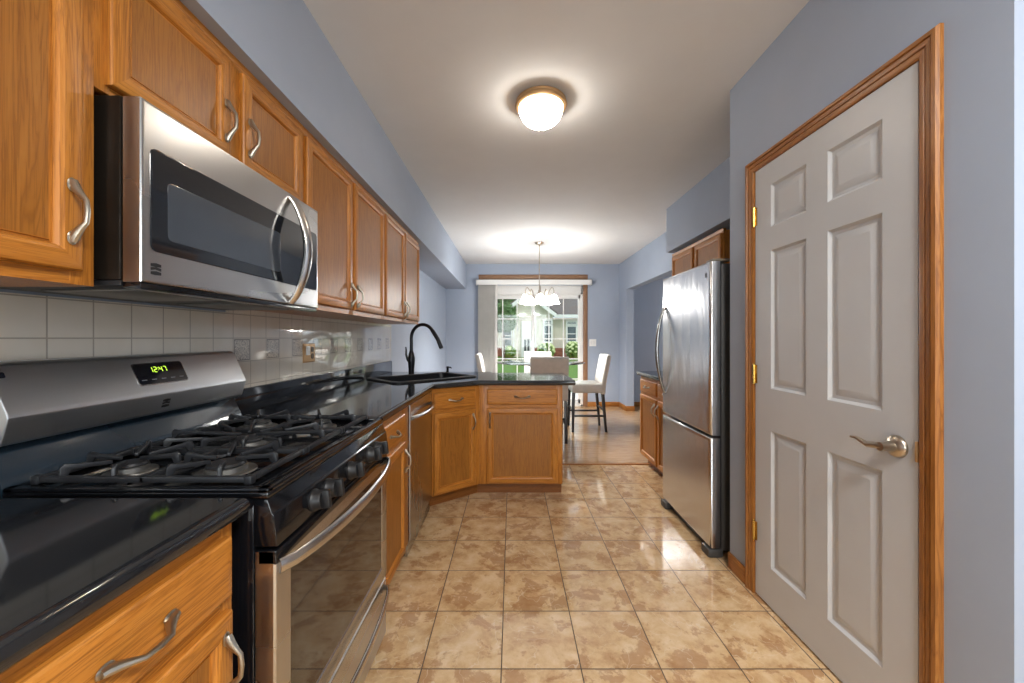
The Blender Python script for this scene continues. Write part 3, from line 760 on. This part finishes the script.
def digit(mm, ch, x, z, h=.017, w_=.0085, t=.0019):
    q = {'a': (0, h, w_, 0), 'g': (0, h / 2, w_, 0), 'd': (0, 0, w_, 0), 'f': (0, h / 2, 0, 1), 'b': (w_, h / 2, 0, 1), 'e': (0, 0, 0, 1), 'c': (w_, 0, 0, 1)}
    for s_ in SEG[ch]:
        a, b, L, vert = q[s_]
        if vert: mm.box(x + a - t / 2, x + a + t / 2, -.0022, -.0016, z + b + .0008, z + b + h / 2 - .0008)
        else: mm.box(x + a + .0006, x + a + L - .0006, -.0022, -.0016, z + b - t / 2, z + b + t / 2)
gm = FACE(M(ro), 1.246, .004)
for ch, x in (('1', -.033), ('2', -.018), ('4', .001), ('7', .016)): digit(gm, ch, x, .003)
for z in (.008, .015): gm.box(-.0055, -.0035, -.0022, -.0016, z, z + .002)
gm.done('clock_digits', GREEN, bgo)
bm_ = FACE(M(ro), 1.246, .004)
for i in range(5): bm_.box(-.072 + i * .033, -.056 + i * .033, -.0022, -.0016, -.022, -.0195)
bm_.done('button_marks', plain('grey_print', (120, 124, 130), .5), bgo)
em = FACE(M(ro), 1.245, -.068); em.X = em.X @ Matrix.Rotation(R(0), 4, 'X')
em = M(ro); em.X = Matrix.Translation((-1.1045, 1.245, 1.037)) @ Matrix.Rotation(R(16), 4, 'Y') @ ROT90
emblem(em, .026); em.done('emblem', BLACKMAT, bgo)
dm = FACE(M(ro), .861, .034); dm.rings(-.009, .012, -.007, .007, [(0, .002), (0, -.001), (.001, -.0015), (.002, -.0015)], round_=.003); dm.done('indicator_window', DISPLAY, bgo)
# vent bracket behind the guard
M(ro).box(-1.142, -1.128, RY0 + .08, RY1 - .06, 1.002, 1.020, .002).done('oven_vent', BLACKMAT, rg)

# burners and grates
GX0, GX1 = -1.075, -.585; ZB = .908
bx = [(-.72, RY0 + .135, .045), (-.96, RY0 + .135, .036), (-.83, RC, .050), (-.72, RY1 - .135, .036), (-.96, RY1 - .135, .045)]
for x, y, r in bx:
    b = M(ro).lathe([(r * 1.5, ZB), (r * 1.45, ZB + .003), (r * 1.05, ZB + .004), (r, ZB + .014), (r * .9, ZB + .016), (0, ZB + .016)], (x, y, 0), 28).done('burner', BURNER, rg)
    M(ro).lathe([(r * .92, ZB + .0155), (r * .95, ZB + .019), (r * .86, ZB + .024), (0, ZB + .026)], (x, y, 0), 28).done('cap', IRON, b)
def grate(y0, y1, cents):
    m = M(ro); b = .0065; zt = .949; z0 = .919
    # perimeter
    for y in (y0 + b, y1 - b): m.box(GX0, GX1, y - b, y + b, z0, z0 + .014, .003)
    for x in (GX0 + b, GX1 - b, (GX0 + GX1) / 2): m.box(x - b, x + b, y0, y1, z0, z0 + .014, .003)
    for x in (GX0 + b, GX1 - b):
        for y in (y0 + b, y1 - b): m.box(x - .009, x + .009, y - .009, y + .009, .9155, z0 + .016, .003)
    # raised fingers pointing to each burner
    for cx_, cy_ in cents:
        xs0 = GX0 if cx_ < -.84 or len(cents) == 1 else (GX0 + GX1) / 2
        xs1 = GX1 if cx_ > -.84 or len(cents) == 1 else (GX0 + GX1) / 2
        starts = [(xs0 + .004, cy_), (xs1 - .004, cy_)] + [(cx_ + k, yy) for k in (-.062, .062) for yy in (y0 + .004, y1 - .004)]
        if len(cents) == 1: starts += [(-1.0, y0 + .006), (-1.0, y1 - .006), (-.66, y0 + .006), (-.66, y1 - .006)]
        for i, (sx, sy) in enumerate(starts):
            s0 = Vector((sx, sy, 0)); d = Vector((cx_, cy_, 0)) - s0; L = d.length; d.normalize()
            a = math.atan2(d.y, d.x); inner = .024 if i < 2 else .034 if i < 6 else .10
            if L - inner < .02: continue
            q = M(ro); m.X = Matrix.Translation(s0) @ Matrix.Rotation(a, 4, 'Z')
            Lf = L - inner
            m.prism([(0, z0), (.010, z0 + .002), (min(.022, Lf * .5), zt - .006), (Lf, zt - .012), (Lf, zt - .003), (min(.03, Lf * .55), zt + .004), (.010, zt + .009), (.003, zt + .002)], -.0042, .0042, 'y', .0018)
            m.X = Matrix.Identity(4)
    return m.done('grate', IRON, rg, angle=40)
g3 = (RY1 - RY0 - .05) / 3
for i in range(3):
    y0 = RY0 + .025 + i * g3; y1 = y0 + g3 - .004
    cs = [(bx[0][0], bx[0][1]), (bx[1][0], bx[1][1])] if i == 0 else [(bx[2][0], bx[2][1])] if i == 1 else [(bx[3][0], bx[3][1]), (bx[4][0], bx[4][1])]
    grate(y0, y1, cs)

# ------------------------------------------------------------------ dishwasher (faces +x)
DW0, DW1 = 2.192, 2.798; do = Vector((-.86, (DW0 + DW1) / 2, 0))
dwt = thing('dishwasher', 'stainless dishwasher between the narrow oak cabinet and the angled corner cabinet', 'dishwasher', do)
M(do).box(-1.18, -.605, DW0, DW1, .02, .872).done('body', BLACKMAT, dwt)
dd = RX(M(do), -.572, DW0 + .002, 0); dd.rings(0, DW1 - DW0 - .004, .105, .868, [(0, .03), (0, .006), (.003, .001), (.008, 0), (.01, 0)]); ddo = dd.done('door', SZ, dwt, angle=25)
hb = RX(M(do), -.572, DW0 + .002, 0); Ww = DW1 - DW0 - .004
hb.tube([(.035 + (Ww - .07) * k / 18, -.002 - .042 * sin(pi * k / 18) ** .6, .785) for k in range(19)], .012, 12, 1.3, up=(0, 0, 1)); hb.done('handle', HANDLE_STEEL, ddo)
M(do).box(-.640, -.590, DW0 + .002, DW1 - .002, .012, .098, .002).done('toe_panel', SZ, dwt)

# ------------------------------------------------------------------ refrigerator (faces -x)
FX, FY0, FY1, FZ = 1.12, 2.205, 2.905, 1.680
fo = Vector((1.5, (FY0 + FY1) / 2, 0))
fr = thing('refrigerator', 'stainless bottom freezer refrigerator standing past the white door', 'refrigerator', fo)
M(fo).box(FX + .065, 1.90, FY0 + .004, FY1 - .004, .035, FZ - .012, .006).done('body', GREYBODY, fr)
def RXm(mm, x, y): mm.X = Matrix.Translation((x, y, 0)) @ Matrix.Rotation(R(-90), 4, 'Z'); return mm    # local x -> -Y, -y -> -X
FW = FY1 - FY0
def fdoor(name, z0, z1):
    d = RXm(M(fo), FX, FY1); d.rings(0, FW, z0, z1, [(0, .058), (0, .014), (.002, .006), (.006, .002), (.013, 0), (.02, 0)])
    for v in d.bm.verts: pass
    return d.done(name, SF, fr, angle=60)
fz = fdoor('freezer_drawer', .055, .676); fd = fdoor('door', .692, FZ)
hb = RXm(M(fo), FX, FY1)
hb.tube([(.052, -.002 - .058 * sin(pi * k / 24) ** .8, .845 + .625 * k / 24) for k in range(25)], [.009 + .005 * sin(pi * k / 24) for k in range(25)], 14, 1.0, up=(0, -1, 0)); hb.done('handle', steel('fridge_handle', 'z', (150, 148, 146), .25), fd)
em = RXm(M(fo), FX, FY1); em.X = em.X @ Matrix.Translation((FW - .045, 0, FZ - .075)); emblem(em, .024); em.done('emblem', BLACKMAT, fd)
M(fo).box(FX + .02, FX + .12, FY0 + .004, FY0 + .09, FZ + .0005, FZ + .016, .005).done('hinge_cover', plain('champagne_plastic', (120, 108, 92), .4), fr)
M(fo).box(FX + .060, FX + .066, FY0 + .002, FY1 - .002, .06, FZ - .004).done('door_gasket', BLACKMAT, fr)
for y0, y1 in ((FY0 - .004, FY0 + .085), (FY1 - .085, FY1 + .004)): M(fo).box(FX - .012, FX + .075, y0, y1, 0, .050, .010).done('foot', GREYBODY, fr)
M(fo).box(FX + .03, FX + .06, FY0 + .08, FY1 - .08, .008, .050, .003).done('kick_grille', BLACKMAT, fr)

# ------------------------------------------------------------------ ceiling lamp
lp = Vector((.164, 2.21, CE))
cl = thing('ceiling_lamp', 'flush ceiling lamp with antique brass ring and lit glass bowl', 'ceiling lamp', lp)
M(lp).lathe([(.10, 0), (.138, -.002), (.142, -.008), (.138, -.014), (.145, -.020), (.147, -.030), (.140, -.040), (.128, -.043), (.122, -.036)], lp, 40, open_=False).done('ring', BRONZE, cl)
M(lp).lathe([(.124, -.040), (.121, -.066), (.108, -.096), (.088, -.118), (.058, -.136), (.026, -.146), (0, -.148)], lp, 40, open_=True).done('glass_bowl', BOWL, cl)
M(lp).lathe([(.0, -.1445), (.010, -.148), (.012, -.153), (.007, -.158), (.009, -.163), (0, -.168)], lp, 16).done('finial', BRONZE, cl)
def bulb(name, loc, e, r, col):
    l = bpy.data.lights.new(name, 'POINT'); l.energy = e; l.shadow_soft_size = r; l.color = col
    o = bpy.data.objects.new(name, l); COL.objects.link(o); o.location = loc
bulb('ceiling_bulb', lp + Vector((0, 0, -.112)), 66, .03, (1, .95, .87))

# ------------------------------------------------------------------ chandelier
cp = Vector((.385, 5.5, CE))
ch = thing('chandelier', 'chandelier with five lit white bell shades hanging above the glass table', 'chandelier', cp)
M(cp).lathe([(.062, 0), (.062, -.008), (.045, -.022), (.012, -.03), (.008, -.05)], cp, 24).done('canopy', NICKEL, ch)
M(cp).tube([cp + Vector((0, 0, -.03)), cp + Vector((0, 0, -.68))], .006, 10).done('rod', NICKEL, ch)
hz_ = -.80
M(cp).lathe([(.0, .14 + hz_), (.012, .135 + hz_), (.018, .11 + hz_), (.034, .06 + hz_), (.040, .03 + hz_), (.030, 0 + hz_), (.014, -.03 + hz_), (.020, -.05 + hz_), (.0, -.075 + hz_)], cp, 20).done('hub', NICKEL, ch)
for i in range(5):
    a = R(-90 + 72 * i); u = Vector((cos(a), sin(a), 0))
    q = [(.03, .02), (.08, .0), (.12, .05), (.145, .12), (.18, .165), (.195, .155), (.208, .115), (.210, .060)]
    M(cp).tube([cp + u * r + Vector((0, 0, hz_ + z)) for r, z in q], .0065, 8).done('arm', NICKEL, ch)
    sc0 = cp + u * .210 + Vector((0, 0, hz_ - .018))
    sh = M(cp).lathe([(.020, .075), (.028, .068), (.042, .045), (.052, .015), (.066, -.02), (.086, -.052)], sc0, 24, open_=True).done('lamp_shade', SHADE, ch)
    M(cp).lathe([(.0, .085), (.022, .082), (.024, .070), (.0, .066)], sc0, 16).done('socket', NICKEL, sh)
    bulb('chandelier_bulb', sc0 + Vector((0, 0, -.005)), 38, .025, (1, .98, .95))

# ------------------------------------------------------------------ dining table and chairs
tp = Vector((.40, 5.5, 0))
tb = thing('dining_table', 'round glass topped counter height table below the chandelier', 'table', tp)
M(tp).lathe([(0, .895), (.615, .895), (.620, .898), (.620, .904), (.615, .907), (0, .907)], tp, 64).done('glass_top', TABLEGLASS, tb)
M(tp).lathe([(.0, 0), (.30, 0), (.30, .02), (.06, .05), (.045, .30), (.07, .55), (.10, .80), (.20, .88), (.22, .8945), (0, .8945)], tp, 32).done('pedestal', LEGWOOD, tb)
def chair(loc, rz, label):
    c = thing('counter_chair', label, 'chair', loc, rz, 'counter height chairs around the glass table')
    W = .225
    M().box(-W, W, -.22, .20, .515, .64, .028, seg=4).done('seat', FABRIC, c)
    m = M(); m.prism([(.165, .50), (.222, .50), (.235, .64), (.300, 1.00), (.294, 1.022), (.255, 1.026), (.238, 1.0), (.172, .66)], -W, W, 'x', .014, seg=3); m.done('backrest', FABRIC, c)
    for sx in (-1, 1):
        for y0, y1 in ((-.195, -.205), (.19, .235)):
            m = M(); t0, t1 = .021, .014
            x = sx * (W - .028)
            m.prism([(y0 - t0, .52), (y0 + t0, .52), (y1 + t1, 0), (y1 - t1, 0)], x - .018, x + .018, 'x', .003); m.done('leg', LEGWOOD, c)
    for sx in (-1, 1): M().box(sx * (W - .028) - .009, sx * (W - .028) + .009, -.2, .215, .20, .225, .003).done('stretcher', LEGWOOD, c)
    M().box(-W + .03, W - .03, -.207, -.191, .27, .295, .003).done('stretcher', LEGWOOD, c)
    M().box(-W + .03, W - .03, .205, .221, .27, .295, .003).done('stretcher', LEGWOOD, c)
    return c
chair((1.01, 5.36, 0), -90, 'light upholstered counter chair with dark legs, seen sideways right of the table')
chair((-.20, 5.52, 0), 90, 'light counter chair left of the table, mostly hidden behind the peninsula counter')
chair((.44, 4.83, 0), 180, 'counter chair nearest the kitchen, its back just above the peninsula counter')
chair((.42, 6.12, 0), 0, 'counter chair on the far side of the glass table, by the sliding door')

sw = thing('light_switch', 'white double light switch plate on the back wall right of the sliding door', 'light switch', (1.468, YB, 1.158))
m = M((1.468, YB, 1.158)); m.X = Matrix.Translation((1.468, YB, 1.158)); m.rings(-.062, .062, -.064, .064, [(0, 0), (0, -.003), (.004, -.006), (.008, -.006)]); m.done('plate', VINYL, sw)
for x in (-.024, .024):
    m = M(); m.prism([(-.006, -.033), (-.006, .033), (-.011, .033), (-.008, 0), (-.006, -.033)][:4], x - .016, x + .016, 'x'); m.done('rocker', WHITE, sw)

# ------------------------------------------------------------------ outside
SIDING = NT('cream_lap_siding')
_v = SIDING.coord((1, 1, 1)); _s = SIDING.add('ShaderNodeSeparateXYZ'); SIDING.link(_v, _s.inputs[0])
_f = SIDING.math('FRACT', SIDING.math('DIVIDE', _s.outputs[2], .12))
SIDING.set(Base_Color=SIDING.ramp(SIDING.noise(_v, 3), [(.3, s2l((214, 206, 190))), (.7, s2l((222, 214, 198)))]), Roughness=.7); SIDING.bump(_f, .5, .02); SIDING = SIDING.m
_t = NT('brown_shingles'); _n = _t.noise(_t.coord((1, 1, 1)), 14, 4, .7)
SHINGLE = _t.set(Base_Color=_t.ramp(_n, [(.3, s2l((84, 76, 72))), (.7, s2l((118, 108, 102)))]), Roughness=.9)
_t = NT('lawn_grass'); _n = _t.noise(_t.coord(), 20, 5, .7)
GRASS = _t.set(Base_Color=_t.ramp(_n, [(.3, s2l((66, 104, 36))), (.7, s2l((104, 142, 58)))]), Roughness=.95)
BRICK = plain('red_brick', (150, 92, 76), .9, var=.15)
CONC = plain('patio_concrete', (186, 182, 174), .9)
HGLASS = plain('house_window_glass', (70, 84, 86), .15, 0, spec=.8, var=.3)
DOORGLASS = plain('storm_door_glass', (168, 190, 196), .15, 0, spec=.8, var=.15)
DARKG = plain('dark_panes', (52, 56, 60), .2, 0)
def leafmat(n, a, b):
    t = NT(n); k = t.noise(t.coord(), 9, 4, .7); return t.set(Base_Color=t.ramp(k, [(.3, s2l(a)), (.7, s2l(b))]), Roughness=.8)
LEAF = leafmat('shrub_leaves', (70, 108, 44), (150, 178, 92)); LEAF2 = leafmat('tree_leaves', (52, 84, 40), (108, 140, 78)); FLOWER = leafmat('pale_blossom', (200, 208, 140), (232, 234, 190))
BARK = plain('bark', (92, 76, 60), .9)
m = M(); t = bmesh.new()
P = [(-30, YB + .3, -.16), (40, YB + .3, -.16), (40, 12, -.12), (40, 22.0, .16), (40, 60, .2), (-30, 60, .2), (-30, 22.0, .16), (-30, 12, -.12)]
V = [t.verts.new(p) for p in P]
t.faces.new((V[0], V[1], V[2], V[7])); t.faces.new((V[7], V[2], V[3], V[6])); t.faces.new((V[6], V[3], V[4], V[5])); m._in(t, 0)
struct(m, 'ground_lawn', GRASS, smooth=False)
struct(M().box(-1.5, 2.6, YB + .14, 9.4, -.20, -.06), 'ground_patio', CONC, smooth=False)

HY = 22.0
def hx(px): return (px - 512) * HY / F
def hz2(py): return CAMH + (338 - py) * HY / F
ho = Vector((.85, HY, .16))
hs = thing('neighbour_house', 'cream sided neighbouring house with a white trimmed gable, beyond the lawn', 'house', ho)
GZ = .16
m = M(ho); m.box(hx(512), hx(640), HY + .6, HY + 8, GZ, hz2(317), 0).box(hx(400), hx(514), HY + 1.0, HY + 8, GZ, hz2(317)); m.done('wall', SIDING, hs, smooth=False)
ax, az = hx(527), hz2(293); rx, rz_ = hx(556), hz2(315); lx_, lz_ = hx(499), hz2(315)
m = M(ho); m.prism([(hx(513), GZ), (hx(553), GZ), (hx(553), hz2(314)), (ax, az - .1), (hx(502), hz2(314)), (hx(513), hz2(314))], HY, HY + .62, 'y'); m.done('gable_wall', SIDING, hs, smooth=False)
m = M(ho)
for (ex, ez) in ((rx, rz_), (lx_, lz_)):
    m.prism([(ax, az + .05), (ex, ez + .05), (ex, ez - .18), (ax, az - .20)], HY - .35, HY - .25, 'y')
m.prism([(hx(556), hz2(314.5)), (hx(640), hz2(314.5)), (hx(640), hz2(317)), (hx(556), hz2(317))], HY + .05, HY + .2, 'y')
m.done('fascia', VINYL, hs, smooth=False)
m = M(ho)
for (ex, ez) in ((rx + .05, rz_), (lx_ - .05, lz_)):
    m.prism([(ax, az + .05), (ex, ez + .02), (ex, ez + .10), (ax, az + .14)], HY - .32, HY + 6, 'y')
m.prism([(HY + .1, hz2(315)), (HY + 5.5, hz2(286)), (HY + 5.5, hz2(286) - .3), (HY + .1, hz2(315) - .1)], hx(533), hx(680), 'x')
m.prism([(HY + .6, hz2(316)), (HY + 4.5, hz2(302)), (HY + 4.5, hz2(302) - .3), (HY + .6, hz2(316) - .1)], hx(400), hx(520), 'x')
m.done('roof', SHINGLE, hs, smooth=False)
def hwin(px0, px1, py0, py1, y, mat=HGLASS, grid=True, name='window'):
    x0, x1, z0, z1 = hx(px0), hx(px1), hz2(py1), hz2(py0)
    m = M(ho); b = .09
    m.box(x0 - b, x1 + b, y - .05, y, z1, z1 + b).box(x0 - b, x1 + b, y - .05, y, z0 - b, z0).box(x0 - b, x0, y - .05, y, z0, z1).box(x1, x1 + b, y - .05, y, z0, z1)
    m.box(x0, x1, y - .045, y, (z0 + z1) / 2 - .02, (z0 + z1) / 2 + .02)
    o = m.done(name, VINYL, hs, smooth=False)
    M(ho).box(x0, x1, y - .02, y - .001, z0, z1).done('pane', mat, o, smooth=False)
    return o
hwin(544.3, 551, 326, 341.5, HY); hwin(544.3, 551, 321, 323.5, HY)
hwin(569, 577.5, 326.5, 341, HY + .6); hwin(569, 577.5, 321.5, 323.5, HY + .6)
hwin(503.5, 511, 325, 346, HY + 1.0)
d = hwin(523, 530, 325, 337, HY, DOORGLASS, name='door')
M(ho).box(hx(524), hx(526.3), HY - .03, HY - .001, hz2(351), hz2(338)).done('pane', DARKG, d, smooth=False)
M(ho).box(hx(527.2), hx(529.5), HY - .03, HY - .001, hz2(351), hz2(338)).done('pane', DARKG, d, smooth=False)
m = M(ho); m.box(hx(521.3), hx(531.5), HY - .025, HY - .001, GZ, hz2(321.5)); m.done('door_surround', VINYL, hs, smooth=False)
m = M(ho); m.box(hx(513), hx(514.4), HY - .04, HY - .001, GZ, hz2(314)).box(hx(535), hx(536.2), HY - .04, HY - .001, GZ, hz2(314)); m.done('corner_board', VINYL, hs, smooth=False)
M(ho).box(hx(517), hx(518.2), HY - .12, HY - .001, hz2(331), hz2(327.5), .01).done('porch_lamp', DARKG, hs)
m = M(ho); m.box(hx(532), hx(640), HY - .06, HY - .001, GZ, hz2(348)); m.box(hx(400), hx(512), HY + .9, HY + .999, GZ, hz2(348)); m.done('brick_base', BRICK, hs, smooth=False)

def bush(name, label, cat, c, rx_, rz__, n, mat, flowers=0, trunk=0, seed=1, leaf=.09):
    rnd = random.Random(seed)
    root = thing(name, label, cat, c)
    m = M(c)
    t = bmesh.new()
    def leaves(cnt, sz):
        for _ in range(cnt):
            while True:
                p = Vector((rnd.uniform(-1, 1), rnd.uniform(-1, 1), rnd.uniform(-1, 1)))
                if .35 < p.length < 1: break
            q = Vector(c) + Vector((p.x * rx_, p.y * rx_, trunk + rz__ + p.z * rz__))
            a = Vector((rnd.uniform(-1, 1), rnd.uniform(-1, 1), rnd.uniform(-1, 1))).normalized(); b = a.orthogonal().normalized(); s_ = sz * rnd.uniform(.6, 1.2)
            t.faces.new([t.verts.new(q + a * s_), t.verts.new(q + b * s_ * .6), t.verts.new(q - a * s_), t.verts.new(q - b * s_ * .6)])
    leaves(n, leaf)
    m._in(t, 0); m.done('foliage', mat, root, smooth=False)
    if flowers:
        m = M(c)
        for _ in range(flowers):
            th = rnd.uniform(0, 2 * pi); ph = rnd.uniform(-.2, 1.3)
            m.ball(Vector(c) + Vector((rx_ * .95 * cos(th) * cos(ph), rx_ * .95 * sin(th) * cos(ph), trunk + rz__ + rz__ * .95 * sin(ph))), leaf * .95, (1, 1, .8), 0, 1)
        m.done('blossom', FLOWER, root, smooth=False)
    m = M(c); h = trunk + rz__
    m.tube([Vector(c), Vector(c) + Vector((.02, 0, h * .5)), Vector(c) + Vector((-.01, .02, h))], [.05 + trunk * .03, .04 + trunk * .02, .02], 8); m.done('trunk', BARK, root)
bush('shrub', 'pale flowering shrub against the neighbouring house, below its middle window', 'shrub', (hx(545), HY - .7, .14), .47, .42, 900, LEAF, 60, seed=3)
bush('shrub', 'pale flowering shrub at the right edge of the glass door view', 'shrub', (hx(573) * .96, HY - .9, .13), .42, .46, 900, LEAF, 70, seed=5)
bush('shrub', 'round green shrub below the left window of the neighbouring house', 'shrub', (hx(509), HY - .5, .14), .38, .33, 800, LEAF, 8, seed=8)
bush('tree', 'leafy green tree in front of the neighbouring house at the left', 'tree', (hx(503) * .8, 18.0, .02), .72, .72, 1500, LEAF2, trunk=1.45, seed=11)
bush('tree', 'tall green tree rising behind the roof of the neighbouring house', 'tree', (hx(498) * 1.6, 36.0, .2), 3.6, 3.2, 3000, LEAF2, trunk=1.2, seed=21, leaf=.3)
